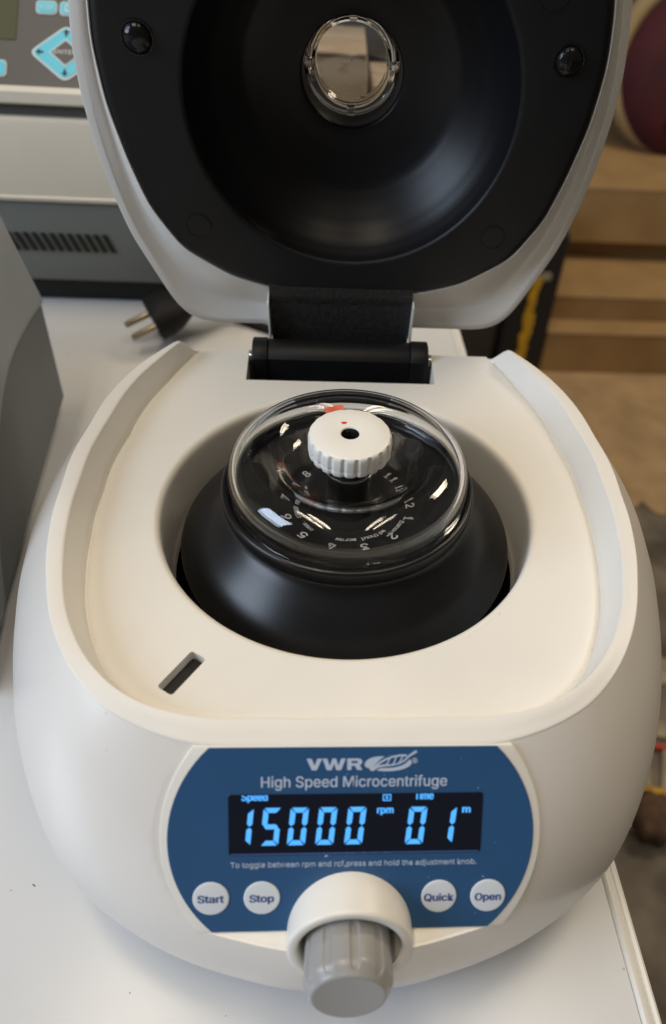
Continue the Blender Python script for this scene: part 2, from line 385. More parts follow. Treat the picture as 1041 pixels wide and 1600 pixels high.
gv = []; gf = []
for k in range(120):
    t = R_(rng.choice([rng.normal(38, 9), rng.uniform(-60, 75)], p=[.72, .28])); i = int(np.argmin(np.abs(TH-t)))
    r = rI[i]-abs(rng.normal(.3, .8))-.5; a0 = rng.uniform(0, 6.28); q = abs(rng.normal(.06, .07))+.04; c = np.array([r*math.sin(t), -r*math.cos(t), -.55])
    o_ = len(gv); m_ = 5
    for u in range(m_): gv.append(c+q*rng.uniform(.5, 1.2)*np.array([math.cos(a0+u*6.283/m_), math.sin(a0+u*6.283/m_), 0]))
    gv.append(c+[0, 0, q*.35]); gf += [(o_+u, o_+(u+1) % m_, o_+m_) for u in range(m_)]
gr = obj("dirt_specks", (np.array(gv), gf), MT["dirt"], cover); gr["kind"] = "stuff"
# ------------------------------------------------------------------ control panel
def pf(VF): return frame(VF, PA, px, pv, pn)
XO = 0.9
def arc_pts(R, half, v0, v1, xc, n=28):
    vm = (v0+v1)/2; c = half-R; L = []; Rr = []
    for v in np.linspace(v1, v0, n): L.append((xc-(c+math.sqrt(max(0, R*R-(v-vm)**2))), v))
    for v in np.linspace(v0, v1, n): Rr.append((xc+(c+math.sqrt(max(0, R*R-(v-vm)**2))), v))
    return L+Rr
# inner angle-preserving surround, overlay film and its print
panel = obj("control_panel", pf(slab(arc_pts(49.5, 57.6, -61.2, -0.5, XO), -0.5, 0.9, .5)), MT["cream_s"], cf, smooth=35)
def overlay_poly():
    P = arc_pts(42, 55.3, -60.9, -0.7, XO)
    return P
film = boolean(pf(prism(overlay_poly(), 0.9, 1.15)), [frame(lathe([(19.3, -30), (19.3, 60)], 96, True, True), KC+[.2, 0, 0], px, kup, kax)])
film = finish(film, "overlay_film", MT["blue"], panel)
def bold(VF, d, k=3):                       # heavier strokes: the same flat glyphs laid side by side, each a hair lower
    return merge(*[(np.asarray(VF[0])+np.array([(i-(k-1)/2)*d, 0, -.006*i]), VF[1]) for i in range(k)])
def vw(q): return [(-13.2+(x-90)/(497-90)*16.5, -7.9+(236-y)/81*3.6) for x, y in q][::-1]
VWR = [[[(90, 155), (127, 155), (148, 205), (168, 155), (203, 155), (164, 236), (128, 236)]],
       [[(206, 155), (240, 155), (258, 207), (278, 155), (304, 155), (322, 207), (341, 155), (374, 155), (342, 236), (306, 236), (290, 190), (272, 236), (237, 236)]],
       [[(386, 155), (417, 155), (417, 236), (386, 236)], [(417, 155), (466, 155), (486, 160), (494, 170), (463, 175), (454, 171), (417, 171)], [(494, 170), (496, 180), (490, 193), (476, 201), (458, 189), (464, 182), (463, 175)],
        [(417, 189), (458, 189), (476, 201), (440, 206), (417, 206)], [(440, 206), (476, 201), (498, 236), (460, 236)]]]
L = [merge(*[prism(vw(q), 1.15, 1.27) for q in ps]) for ps in VWR]
L += [bold(text("High Speed Microcentrifuge", -26.5, 28.8, -13.3, -9.9, 1.15, ref="H"), .07),
      text("To toggle between rpm and rcf,press and hold the adjustment knob.", -35.8, 38.9, -39.3, -37.55, 1.15, ref="T"),
      text("®", 18.1, 19.7, -5.9, -4.3, 1.15)]
for q in L: obj("lettering", pf(q), MT["palep"], panel)
# leaf emblem, traced in its own small coordinate box
def lf(q): return [(3.9+(x-517)/(900-517)*15.6, -8.25+(245-y)/(245-98)*6.2) for x, y in q]
half_leaf = lf([(517, 197), (522, 182), (536, 166), (556, 153), (585, 143), (620, 138), (662, 137), (640, 152), (612, 178), (585, 208), (566, 228), (552, 226), (532, 218), (520, 208)])[::-1]
cres = lf([(605, 238), (640, 226), (690, 226), (740, 222), (785, 210), (815, 194), (838, 172), (850, 162), (862, 178), (860, 196), (843, 214), (812, 230), (768, 242), (712, 249), (660, 249), (622, 245)])[::-1]
emb = [prism(half_leaf, 1.15, 1.27), prism(cres, 1.15, 1.27)]
emb += [ribbon(lf(q), np.interp(np.linspace(0, 1, len(q)), [0, .5, 1], ww), 1.15, 1.27+.01*i) for i, (q, ww) in enumerate([
    ([(560, 240), (585, 222), (625, 188), (670, 160), (720, 141), (775, 131), (825, 131)], (.7, .5, .55)),
    ([(575, 242), (610, 214), (660, 206), (715, 203), (770, 192), (808, 170), (838, 138), (868, 118), (896, 100)], (.8, .35, .75)),
    ([(672, 204), (690, 180), (700, 152)], (.35, .35, .35)), ([(722, 202), (738, 172), (748, 138)], (.35, .35, .35)), ([(766, 192), (786, 160), (796, 133)], (.35, .35, .35))])]
obj("leaf_emblem", pf(merge(*emb)), MT["palep"], panel)
gv = []; gf = []
for k in range(46):
    c = np.array([rng.uniform(-50, 52), rng.uniform(-58, -3), 1.17]); q = abs(rng.normal(.05, .05))+.05; st = rng.choice([1, 1, 2.5]); a0 = rng.uniform(0, 6.28); o_ = len(gv)
    if (c[0]-.9)**2+(c[1]+30)**2 > 48**2 or (abs(c[0]) < 23 and c[1] < -38): continue
    for u in range(5):
        e_ = np.array([st*math.cos(u*1.2566), math.sin(u*1.2566)])*q
        gv.append(c+[e_[0]*math.cos(a0)-e_[1]*math.sin(a0), e_[0]*math.sin(a0)+e_[1]*math.cos(a0), 0])
    gv.append(c+[0, 0, q*.4]); gf += [(o_+u, o_+(u+1) % 5, o_+5) for u in range(5)]
gr = obj("dust_specks", pf((np.array(gv), gf)), MT["palep"], panel); gr["kind"] = "stuff"
# display
LX0, LX1, LV0, LV1 = -36.3, 40.0, -35.4, -15.5
obj("display_window", pf(slab(rrect(LX1-LX0, LV1-LV0, 1.0, 4, (LX0+LX1)/2, (LV0+LV1)/2), 1.0, 1.3, .08)), MT["lcd"], panel)
obj("display_bottom_line", pf(prism([(LX0+.6, LV0+.25), (LX1-.6, LV0+.25), (LX1-.6, LV0+.75), (LX0+.6, LV0+.75)], 1.3, 1.33)), MT["btxt"], panel)  # thin navy line along the display's lower edge
SL = 0.10
def digit(ch, x0, v0, w_=5.4, h_=12.2, t=1.55):
    g = .14; hw = t/2; m_ = h_/2; out = []
    def hseg(v, inset=0): return [(g+hw*.6, v), (hw+g+.45, v+hw), (w_-hw-g-.45, v+hw), (w_-g-hw*.6, v), (w_-hw-g-.45, v-hw), (hw+g+.45, v-hw)]
    top = [(g+.25, h_), (w_-g-.25, h_), (w_-g-t+.1, h_-t), (g+t-.1, h_-t)]
    bot = [(g+t-.1, t), (w_-g-t+.1, t), (w_-g-.25, 0), (g+.25, 0)]
    mid = hseg(m_)
    ul = [(0, h_-.35), (t, h_-t-.25), (t, m_+hw+.2), (hw, m_+g+.05), (0, m_+hw+.1)]
    ll = [(0, m_-hw-.1), (hw, m_-g-.05), (t, m_-hw-.2), (t, t+.25), (0, .35)]
    mr = lambda s: [(w_-x, y) for x, y in s][::-1]
    seg = {'a': top, 'd': bot, 'g': mid, 'f': ul, 'e': ll, 'b': mr(ul), 'c': mr(ll)}
    on = {'0': 'abcdef', '1': 'bc', '5': 'afgcd'}[ch]
    for s in on:
        q = np.array(seg[s]); area2 = np.sum(q[:, 0]*np.roll(q[:, 1], -1)-np.roll(q[:, 0], -1)*q[:, 1])
        if area2 < 0: q = q[::-1]
        out.append(prism([(x0+x+SL*y, v0+y) for x, y in q], 1.3, 1.36))
    return merge(*out)
ds = [digit(c, x, -32.0) for c, x in zip("15000", (-35.3, -27.0, -19.0, -10.5, -1.8))]+[digit('0', 16.6, -32.2), digit('1', 25.6, -32.2)]
for d in ds: obj("digit", pf(d), MT["seg"], panel)
def clip_top(VF, vmax):
    me = raw_mesh("c", *VF); bm = bmesh.new(); bm.from_mesh(me)
    bmesh.ops.bisect_plane(bm, geom=bm.verts[:]+bm.edges[:]+bm.faces[:], plane_co=(0, vmax, 0), plane_no=(0, 1, 0), clear_outer=True)
    V = np.array([v.co[:] for v in bm.verts]); bm.verts.index_update(); F = [tuple(v.index for v in f.verts) for f in bm.faces]; bm.free(); bpy.data.meshes.remove(me)
    return V, F
words = [clip_top(bold(text("Speed", -32.2, -24.7, -17.4, -15.0, 1.32, ref="S"), .12), LV1-.25), clip_top(bold(text("Time", 19.2, 24.8, -17.5, -15.0, 1.32, ref="T"), .12), LV1-.25),
         bold(text("rpm", 8.1, 12.8, -21.9, -20.2, 1.32, ref="m"), .12), bold(text("m", 33.9, 36.2, -22.0, -20.3, 1.32), .14)]
sq = [ribbon([(9.6, -15.95), (12.1, -15.95)], .32, 1.3, 1.36), ribbon([(9.6, -17.75), (12.1, -17.75)], .32, 1.3, 1.36), ribbon([(9.75, -15.9), (9.75, -17.8)], .32, 1.3, 1.365), ribbon([(11.95, -15.9), (11.95, -17.8)], .32, 1.3, 1.365), prism(circle(.42, 12, 10.85, -16.85), 1.3, 1.36)]
for q in words: obj("display_word", pf(q), MT["seg"], panel)
obj("lock_symbol", pf(merge(*sq)), MT["seg"], panel)
dots = [prism(circle(.11+.07*random.random(), 6, x, LV0+.55), 1.33, 1.36) for x in np.linspace(-14.5, 11, 16) if random.random() < .75]
obj("display_dots", pf(merge(*dots)), MT["seglow"], panel)
for t_, bx, bv in (("Start", -41.8, -49.3), ("Stop", -26.5, -49.4), ("Quick", 27.7, -50.0), ("Open", 43.0, -50.1)):
    b = obj("button", pf(frame(lathe([(5.45, 1.1), (5.45, 1.42), (5.25, 1.55), (4.9, 1.6)], 48, False, True), (bx, bv, 0), (1, 0, 0), (0, 1, 0), (0, 0, 1))), MT["btn"], panel, smooth=50)
    hw = {"Start": 3.85, "Stop": 3.6, "Quick": 4.5, "Open": 4.0}[t_]; dv = {"Quick": -.2, "Open": -.2}.get(t_, 0)
    b["label"] = "round pale button reading " + t_
    bt = obj("button_lettering", pf(bold(text(t_, bx-hw, bx+hw, bv-1.25+dv, bv+1.25+dv, 1.62, ref="S"), .13)), MT["btxt"], panel)
# ledge under the panel
zl = pb[2]-.6
u_l = (hT[N//2]-.7-zl)/(hT[N//2]-.7+H-2.5)
rl = rT+dd*bul(np.array([(h-.7-zl)/(h-.7+H-2.5) for h in hT]))-.9
sel = [i for i in range(N) if deg[i] < 20]
Lr = [(rl[i]*math.sin(TH[i]), -rl[i]*math.cos(TH[i])) for i in sel]; Lr = [q for q in Lr if q[1] < pb[1]-.2]
Lr = [(Lr[0][0]-.6, pb[1]+.6)]+Lr+[(Lr[-1][0]+.6, pb[1]+.6)]
for sg in (-1, 1):
    me = boolean(slab(Lr, zl-.3, zl+.7, .5), [frame(lathe([(19.2, -40), (19.2, 60)], 72, True, True), KC+[.3, 0, 0], px, kup, kax), box(0, 90, -200, 0, -100, 50) if sg < 0 else box(-90, 0, -200, 0, -100, 50)])
    finish(me, "panel_ledge", MT["cream_s"], cf, smooth=40)
# knob housing
hp = [(15.6, -8), (15.6, 5.6), (15.9, 6.6), (16.4, 7.05), (17, 7.2), (18.2, 7.2), (18.75, 7.0), (19.1, 6.5), (19.25, 5.6), (19.4, -8), (19.6, -20), (15.6, -20)]
obj("knob_housing", frame(lathe(hp, 120, close=True), KC+[.3, 0, 0], px, kup, kax), MT["cream_s"], cf, smooth=40)
# grey adjustment knob
def kf(r, z, a):
    g = np.zeros_like(a)
    if 5.4 < z < 19.0:
        env = math.sqrt(max(0, 1-max(0, (7.0-z)/1.6)**2))*math.sqrt(max(0, 1-max(0, (z-17.4)/1.6)**2))
        ph = (a+R_(7)) % R_(36)-R_(18); wd = R_(6.2)*max(env, .05)
        g = min(1, env*2)*.55*np.clip((1-np.abs(ph)/wd)*6, 0, 1)
    return r-g
kp_ = [(12.9, -10)]+[(12.95+.25*t/17, t) for t in np.linspace(-2, 16.6, 26)]+[(13.1, 17.0), (12.9, 17.5)]+[(12.7-1.35*k, 17.9+1.9*k) for k in np.linspace(0, 1, 6)]+[(11.1, 20.3), (10.7, 20.55), (10.2, 20.5), (8, 20.2), (4, 19.95), (0.3, 19.9)]
kn = obj("adjustment_knob", frame(lathe(kp_, 360, True, True, rf=kf), KC+[-.35, 0, 0], px, kup, kax), MT["knobg"], cf, smooth=50)

# ------------------------------------------------------------------ rotor
rp = [(10, -36), (50, -34), (60, -27), (65.2, -20.5), (67.1, -17.6), (67.3, -16.4), (67.0, -15.3), (65.6, -13.5), (62.6, -10.3), (61.6, -9.2), (58, -5.7), (54, -2.1), (50.6, .8), (48.6, 2.5), (47.5, 3.8), (46.9, 5.0), (46.6, 6.2)]
rotor = obj("rotor", lathe(rp, 160), MT["rotor"], cf, smooth=45)
obj("rim_ring", lathe([(46.6, 6.0), (47.6, 6.3), (48.4, 7.0), (48.75, 8.2), (48.8, 11.6), (48.5, 12.6), (47.9, 13.05), (46.9, 13.1), (46.3, 12.6), (46.0, 9), (44.9, 8.0)], 160), MT["rotor"], rotor, smooth=45)
core = lathe([(45.6, 7.5), (44, 7.0), (42.5, 6.2), (33.5, 1.2), (30, -.3), (28.8, -.9), (16, -1.0), (14.6, -.6), (14, .6), (12, 1.2), (9.2, 1.4), (8.8, 3), (8.5, 27)], 128, cap1=True)
coreo = obj("rotor_plate", core, MT["plate"], rotor, smooth=40)
holes0 = None
for k in range(12):
    a = R_(15+30*k); c = np.array([38.2*math.sin(a), -38.2*math.cos(a), 4.0]); rad = np.array([math.sin(a), -math.cos(a), 0]); tn = np.array([math.cos(a), math.sin(a), 0])
    sl = R_(29.5); ey = rad*math.cos(sl)+np.array([0, 0, math.sin(sl)]); ez = np.cross(tn, ey)
    ez = ez if ez[2] > 0 else -ez
    V, F = frame(lathe([(7.0, -.3), (7.0, .2), (6.8, .26), (6.5, .12), (6.3, .05), (0.3, .05)], 28, cap1=True), c, tn, ey, ez)
    obj("tube_hole_shade", (V, F), MT["hole"], rotor, smooth=50)  # flat near-black disc: the hole's inner shade put into colour
tx = []
def arc_text(s, r, phi0, step, h, up_out=True):
    for i, ch in enumerate(s):
        if ch == ' ': continue
        ph = R_(phi0-step*i); rad = np.array([math.sin(ph), -math.cos(ph), 0]); right = np.cross(rad, [0, 0, 1])
        wv_ = {'i': .3, 'l': .3, '.': .25, '1': .5, 't': .4, 'r': .5, 'm': 1.1, 'w': 1.05}.get(ch, .75)*h
        hh = h*(1.0 if ch in "bdhkltiDO0123456789f" else .74)
        if ch == '.': hh = h*.2
        tx.append(frame(text(ch, -wv_/2, wv_/2, 0, hh, 0, .12), rad*r+[0, 0, -.9], right, rad, (0, 0, 1)))
for k, ph in enumerate((75, 45, 15, -15, -45, -75)): arc_text(str(k+1), 22.6, ph, 0, 4.2)
arc_text("without screw", 18.6, 44, 4.6, 2.1); arc_text("Danger", 21.6, 68, 4.6, 2.1); arc_text("max. 15000 rpm", 18.6, -48, 5.0, 2.1)
for k, (ph, s) in enumerate(((105, "12"), (135, "11"), (-105, "7"), (-135, "8"))): arc_text(s, 22.6, ph, 9, 3.8)
obj("rotor_lettering", merge(*tx), MT["print_"], rotor)
do_ = [(45.6, 13.2), (45.7, 14.4), (46.0, 16.8), (45.7, 19.4), (45.0, 21.8), (43.8, 24.0), (41.9, 26.2), (39.4, 27.8), (36.4, 28.7), (33.2, 28.6), (30.2, 27.6), (27.2, 25.5), (24.6, 23.0), (22.4, 21.3), (20, 20.6), (14, 20.4), (9.2, 20.4)]
di = [(9.2, 18.2), (14, 18.2), (20.6, 18.3), (23.6, 19.2), (26.2, 21.4), (28.8, 24.0), (31.4, 25.5), (34, 26.1), (36.6, 25.9), (38.9, 25.0), (40.6, 23.6), (42.0, 21.8), (42.8, 19.6), (43.1, 17.2), (43.0, 15), (42.8, 13.4)]
obj("clear_dome", lathe([(45.5, 11.6)]+do_[1:]+di+[(42.8, 11.6)], 200, close=True), MT["clear"], rotor, smooth=50)
def sc(r, z, a):
    ph = (a*20/(2*np.pi)) % 1.0
    g = np.clip(1-np.abs(ph-.5)/.22, 0, 1)**.7
    dz = 1.0 if z < 35.0 else max(0, 1-(z-35.0)/.8)
    return r-(0.75*g*dz if r > 12 else 0)
kpr = [(3.2, 30), (3.2, 35.2), (3.6, 35.9), (4.2, 36.05), (9, 36.05), (14.2, 35.95), (14.9, 35.6), (15.3, 34.9), (15.45, 33.8), (15.5, 31.2), (15.5, 30.0), (15.38, 29.85), (15.38, 29.7), (15.5, 29.55), (15.45, 28.2), (15.2, 27.4), (14.6, 26.9), (8, 26.8)]
wk = obj("rotor_lid_knob", lathe(kpr, 400, rf=sc), MT["white"], rotor, smooth=38)
obj("bolt_hole", lathe([(3.25, 35.6), (2.9, 34.6), (2.0, 33.2), (1.9, 31), (.2, 31)], 32), MT["gloss"], rotor, smooth=40)
dotp = [(.1+1.05*math.cos(t)*(1+.2*math.sin(3*t)), .85*math.sin(t)*(1+.15*math.cos(2*t))) for t in np.linspace(0, 2*np.pi, 18, endpoint=False)]
obj("red_dot", frame(prism(dotp, 0, .05), (-2.3, 5.9, 36.05), (1, 0, 0), (0, 1, 0), (0, 0, 1)), MT["red"], rotor)
om = []
for t in np.linspace(R_(94), R_(110), 12):
    a_, b_ = 25.6+.5*math.sin(9*t), 29.0+.4*math.sin(23*t)
    for r_, z_ in ((a_, 24.15), ((a_+b_)/2, 26.15), (b_, 27.35)): om.append((r_*math.cos(t), r_*math.sin(t), z_))
om = np.array(om); F = []
for i_ in range(11):
    for k_ in range(2): q_ = i_*3+k_; F.append((q_, q_+1, q_+4, q_+3))
obj("orange_mark", (om, F), MT["orange"], rotor)

# ------------------------------------------------------------------ lid
BE = R_(96.0); LO = np.array([0.4, 120.0, 0.0]); la = np.array([0, math.cos(BE), math.sin(BE)]); lb = np.array([0, math.sin(BE), -math.cos(BE)])
def lf3(V): V = np.asarray(V, float); return LO+V[:, :1]*px+V[:, 1:2]*la+V[:, 2:3]*lb
def lfr(VF): return lf3(VF[0]), VF[1]
LC = 111.3
NL = 240; TL = np.linspace(-np.pi, np.pi, NL, endpoint=False)          # 0 = bottom (hinge side)
def lid_curve(pts, s=2.0, flat=None):
    t = np.array([math.atan2(x, -(v-LC)) for v, x in pts]); r = np.array([math.hypot(x, v-LC) for v, x in pts]); o = np.argsort(t)
    f = np.interp(np.abs(TL), t[o], r[o])
    if flat is not None:
        m_ = np.abs(TL) < flat[1]; f = np.where(m_, (LC-flat[0])/np.cos(np.minimum(np.abs(TL), 1.2)), f)
    return gsm(f, s)
outp = [(3.4, 0), (3.4, 40), (3.4, 73), (6.0, 79), (13.5, 85), (33, 93.1), (50, 100), (69, 104.3), (87, 106.8), (107, 108), (126, 107.2), (146, 103.5), (168, 98), (190, 90), (207, 80), (218, 68), (225, 50), (228, 30), (229, 0)]
linp = [(29.6, 0), (30.0, 35), (31.6, 40), (35.8, 54), (49.6, 75.2), (69, 86.7), (88, 91.8), (110, 95.8), (131, 96.4), (148, 93.9), (168, 88.5), (188, 80.5), (200, 70.5), (209, 55), (213, 36), (214, 0)]
def dens(pts, n=10):                       # densify so polar interpolation keeps straight edges straight
    out = []
    for a, b in zip(pts[:-1], pts[1:]):
        for k in range(n): out.append((a[0]+(b[0]-a[0])*k/n, a[1]+(b[1]-a[1])*k/n))
    return out+[pts[-1]]
rO = lid_curve(dens(outp), 1.6); rL = lid_curve(dens(linp), 1.6)
def lring(r, wd): return lf3(np.stack([r*np.sin(TL), LC-r*np.cos(TL), wd*np.ones(NL)], -1))
band = 3.6
rows = [lring(rL+.2, 3.5), lring(rL+.25, 1.6), lring(rL+.6, 1.25), lring(rL+1.0, 1.5)]
for k in np.linspace(.07, 1, 18): rows.append(lring(rL+1.0+(rO-band-rL-1.0)*k, 1.5+10.6*(1-(1-min(k/.68, 1))**2.0)-(2.6*((k-.68)/.32)**1.2 if k > .68 else 0)))
rows += [lring(rO-band+.35, 9.45), lring(rO-.9, 9.5), lring(rO-.3, 9.75), lring(rO, 10.5), lring(rO+.15, 14), lring(rO-1.2, 20)]
rin = 22.0
for k in np.linspace(.06, 1, 14):
    c = math.cos(k*math.pi/2)**.75 if k < 1 else 0.0
    s_ = math.sin(k*math.pi/2)
    rows.append(lring(rin+(rO-1.2-rin)*c, 20+42*s_**1.1))
rows += [lring(rin*np.ones(NL), 58)]
lid = obj("lid", grid(rows, True), MT["lidsilver"], cf, smooth=40)
# black liner with the deep dome
RR = 66.3
hole = lambda wd, r: lf3(np.stack([r*np.sin(TL), LC-r*np.cos(TL), wd*np.ones(NL)], -1))
rows = [lring(rL+.1, 4.5), lring(rL-.1, 1.9), lring(rL-.8, .75), lring(rL-2.6, .05), lring(rL-3.4, 0)]
for k in (.25, .5, .75): rows.append(lring((rL-3.4)*(1-k)+(RR+1.6)*k, 0))
rows += [hole(0, RR+1.6), hole(.1, RR+.7), hole(.5, RR+.1), hole(1.3, RR-.4)]
lin = obj("lid_liner", grid(rows, True), MT["liner"], lid, smooth=40)
cav = [(RR-.4, 1.3), (RR-1.2, 4.5), (RR-3.6, 10), (RR-8.5, 17), (RR-16, 24.5), (45, 29), (37.5, 32.4), (31, 34.4), (25, 35.6), (22.6, 36.0), (21.6, 36.5), (21.3, 37.6), (21.25, 38.5)]
from itertools import pairwise
cv = []
for (a, b), (c, d) in pairwise(cav):
    m_ = 3 if a > 30 else 1
    for k in range(m_): cv.append((a+(c-a)*k/m_, b+(d-b)*k/m_))
cv.append(cav[-1])
obj("lid_cavity", grid([hole(z, r) for r, z in cv], True), MT["domeblk"], lid, smooth=50)
# viewing window: clear cup with a raised rim and four tabs
obj("window_collar", grid([hole(z, r) for r, z in ((21.25, 38.4), (21.25, 50), (21.25, 59))], True), MT["collar"], lid, smooth=50)
wp = [(21.2, 57.5), (21.0, 52.2), (20.4, 50.4), (19.2, 49.6), (17.4, 49.8), (16.3, 50.8), (15.9, 55.6), (15.4, 56.4), (0.3, 56.5), (.3, 58.3), (16.6, 58.3), (17.2, 57.6), (17.5, 54.4), (18.0, 52.4), (19.0, 51.8), (19.6, 53), (19.8, 57.5)]
obj("viewing_window", grid([hole(z, r) for r, z in [(r, z-3.5) for r, z in wp+[wp[0]]]], True), MT["clear"], lid, smooth=45)
for a in (0, 90, 180, 270):
    q = frame(slab(rrect(3.4, 3.0, .3, 2), 0, 4.5, .3), (0, LC, 0), (1, 0, 0), (0, 1, 0), (0, 0, 1))
    ca, sa = math.cos(R_(a)), math.sin(R_(a)); V = q[0].copy(); V[:, 1] -= LC
    V = np.stack([V[:, 0]*ca-(V[:, 1]+18.6)*sa, V[:, 0]*sa+(V[:, 1]+18.6)*ca+LC, 49.5-V[:, 2]], -1)
    obj("window_tab", (lf3(V), q[1]), MT["clear"], lid)
def disc(prof_, x, v, name, m, n=36):
    VF = lathe(prof_, n, cap1=True); V = VF[0].copy(); V = np.stack([V[:, 0]+x, V[:, 1]+v, -V[:, 2]], -1)
    return obj(name, (lf3(V), VF[1]), m, lid, smooth=50)
for x, v in ((-79.6, 133.2), (81.0, 133.0)):
    disc([(6.0, -.4), (5.9, .5), (5.5, .55), (5.2, .3), (5.0, .9), (4.4, 1.9), (3.2, 2.7), (1.6, 3.1), (.2, 3.2)], x, v, "screw_cap", MT["capm"])
for x, v in ((-66.8, 61.3), (65.0, 60.9), (70, 154.0)):
    disc([(5.7, -.3), (5.65, .22), (5.45, .3), (5.25, .2), (5.2, -.15), (5.05, -.15), (5.0, .12), (.2, .14)], x, v, "liner_plug", MT["liner"])
# hinge arm and barrel
ax0, ax1 = -37.6, 31.6
sec = [(34, .12), (26.6, .12), (25.2, .3), (22, 1.0), (8, 1.6), (-4, 2.0), (-5, 8), (0, 10), (24, 12), (34, 10)]
n = len(sec); V = np.array([[x, v, d] for x in (ax0, ax1) for v, d in sec]); F = [tuple(range(n)), tuple(range(2*n-1, n-1, -1))]+[(i, n+i, n+(i+1) % n, (i+1) % n) for i in range(n)]
obj("hinge_arm", (lf3(V), F), MT["strap"], lid)
for sx, x in ((-1, ax0-.35), (1, ax1+.35)):
    obj("arm_cheek", lfr(frame(slab(rrect(20, 24, 2, 4), 0, .8, .2), (x, 13.5, 6.5), (0, 0, 1), (0, 1, 0), (sx, 0, 0))), MT["lidsilver"], lid, smooth=40)
hb = thing  # (hinge parts belong to the centrifuge)
def xrod(x0, x1, r, y, z, b=.6, n=40): return frame(lathe([(r-b, 0), (r-.2*b, .2*b), (r, b), (r, x1-x0-b), (r-.2*b, x1-x0-.2*b), (r-b, x1-x0)], n, True, True), (x0, y, z), (0, 1, 0), (0, 0, 1), (1, 0, 0))
hz, hy = -4.6, 111.5
def barrel(x0, x1, r, fy, b):                      # D-shaped block: round top and back, flat front
    def sect(ins):
        rr = r-ins; P = [(hy-fy+ins, -17), (hy-fy+ins, hz+rr*.55)]
        for a in np.linspace(150, -90, 28): P.append((hy+rr*math.cos(R_(a)), hz+rr*math.sin(R_(a))))
        P.append((hy, -17)); return np.array(P)
    rows = []
    for x, ins in ((x0, b), (x0+.3*b, .3*b), (x0+b, 0), (x1-b, 0), (x1-.3*b, .3*b), (x1, b)):
        q = sect(ins); rows.append(np.c_[np.full(len(q), x), q])
    return grid(rows, True, True, True)
hinge = obj("hinge_barrel", barrel(-38.3, 32.3, 9.6, 9.3, .3), MT["liner"], cf, smooth=40)
for x0, x1 in ((-46.3, -38.5), (32.5, 41.6)):
    obj("barrel_cap", barrel(x0, x1, 10.3, 10.2, .8), MT["liner"], hinge, smooth=40)
for x0, x1 in ((-48.8, -46.2), (41.5, 44.3)):
    obj("hinge_pin", merge(xrod(x0, x1, 3.4, hy-1, hz+1, .4, 24), xrod(x0-.4, x1+.4, 2.2, hy-1, hz+1, .4, 24)), MT["steel"], hinge, smooth=40)

# ------------------------------------------------------------------ grey machine at the left
gm = thing("laboratory_instrument", "blue grey instrument casing with a curved seam, standing left of the centrifuge", "instrument", (-184, 206, ZT))
ya, yb = -26.0, 206.0
seam = [(yb+1, -31.5), (195, -29), (176, -25.6), (148, -22.7), (126, -22.6), (105, -27), (85, -35), (60, -51), (36, -72), (20, -93)]
low = [(ya, -93.0), (yb-8, -93.0)]+seam
n = len(low)
V = np.array([[x, y, z] for x in (-460, -184) for y, z in low]); F = [tuple(range(n)), tuple(range(2*n-1, n-1, -1))]+[(i, n+i, n+(i+1) % n, (i+1) % n) for i in range(n)]
obj("side_casing", (V, F), MT["graym2"], gm)
# upper casing leans inwards above the seam
yy = np.linspace(ya, yb+1.5, 40); rows = []
def seamz(y): return np.interp(y, [s[0] for s in seam[::-1]], [s[1] for s in seam[::-1]])
zz = seamz(yy)
for k, (off, up_) in enumerate(((0.6, 0), (1.2, .6), (0.8, 4), (-4, 25), (-8, 45), (-18, 62), (-40, 72), (-90, 78), (-270, 80))):
    z = zz+up_*(80-zz)/80.0 if k > 1 else zz+up_
    rows.append(np.stack([-184+off+0*yy, yy-(0 if k < 3 else max(0, (up_-4))*.10)*(yy > 0), z], -1))
V, F = grid(rows, False)
V2 = V.copy(); 
obj("upper_casing", (V, F), MT["graym"], gm, smooth=60)
endr = [r[-1] for r in rows]; poly = [(p_[0], p_[1], p_[2]) for p_ in endr]+[(-454, yb-12, -30)]
obj("end_casing", (np.array(poly), [tuple(range(len(poly)))]), MT["graym"], gm)
frr = [tuple(r[0]) for r in rows]; poly = frr+[(-454, ya, frr[-1][2]), (-454, ya, -93)]
obj("front_casing", (np.array(poly), [tuple(range(len(poly)))]), MT["graym"], gm)
obj("plinth", box(-440, -200, ya+20, yb-40, ZT, -92), MT["blackp"], gm)
gm.rotation_euler = (0, 0, R_(5.0))

# ------------------------------------------------------------------ instrument with keypad at the back
ki = thing("keypad_instrument", "beige bench instrument with cyan keys and slotted grey base, behind the open lid", "instrument", (-190, 400, ZT))
X0, X1 = -420.0, -55.0
obj("base_casing", merge(frame(prism([(326, -18.5), (327, -40), (329, -60), (333, -78), (338, -84), (560, -84), (560, -18.5)], 0, X1-X0), (X0, 0, 0), (0, 1, 0), (0, 0, 1), (1, 0, 0))), MT["greenbase"], ki, bevel=2)
obj("base_gap_shade", box(X0+8, X1-8, 348, 552, ZT+.5, -84), MT["hole"], ki)  # black block added for the shade under the raised base
for i, vx in enumerate(np.arange(-262, -172, 6.3)):
    sl_ = np.array([[vx-2.2, 326.6, -42], [vx+1.1, 326.6, -42], [vx+5.2, 327.7, -55.5], [vx+1.9, 327.7, -55.5]]); bk = sl_+[0, 4, 0]; sl_ = sl_-[0, .5, 0]
    obj("vent_slot_shade", (np.vstack([sl_, bk]), [(0, 1, 2, 3), (4, 7, 6, 5), (0, 4, 5, 1), (1, 5, 6, 2), (2, 6, 7, 3), (3, 7, 4, 0)]), MT["hole"], ki)  # solid near-black block, the slot's inner shade given as colour
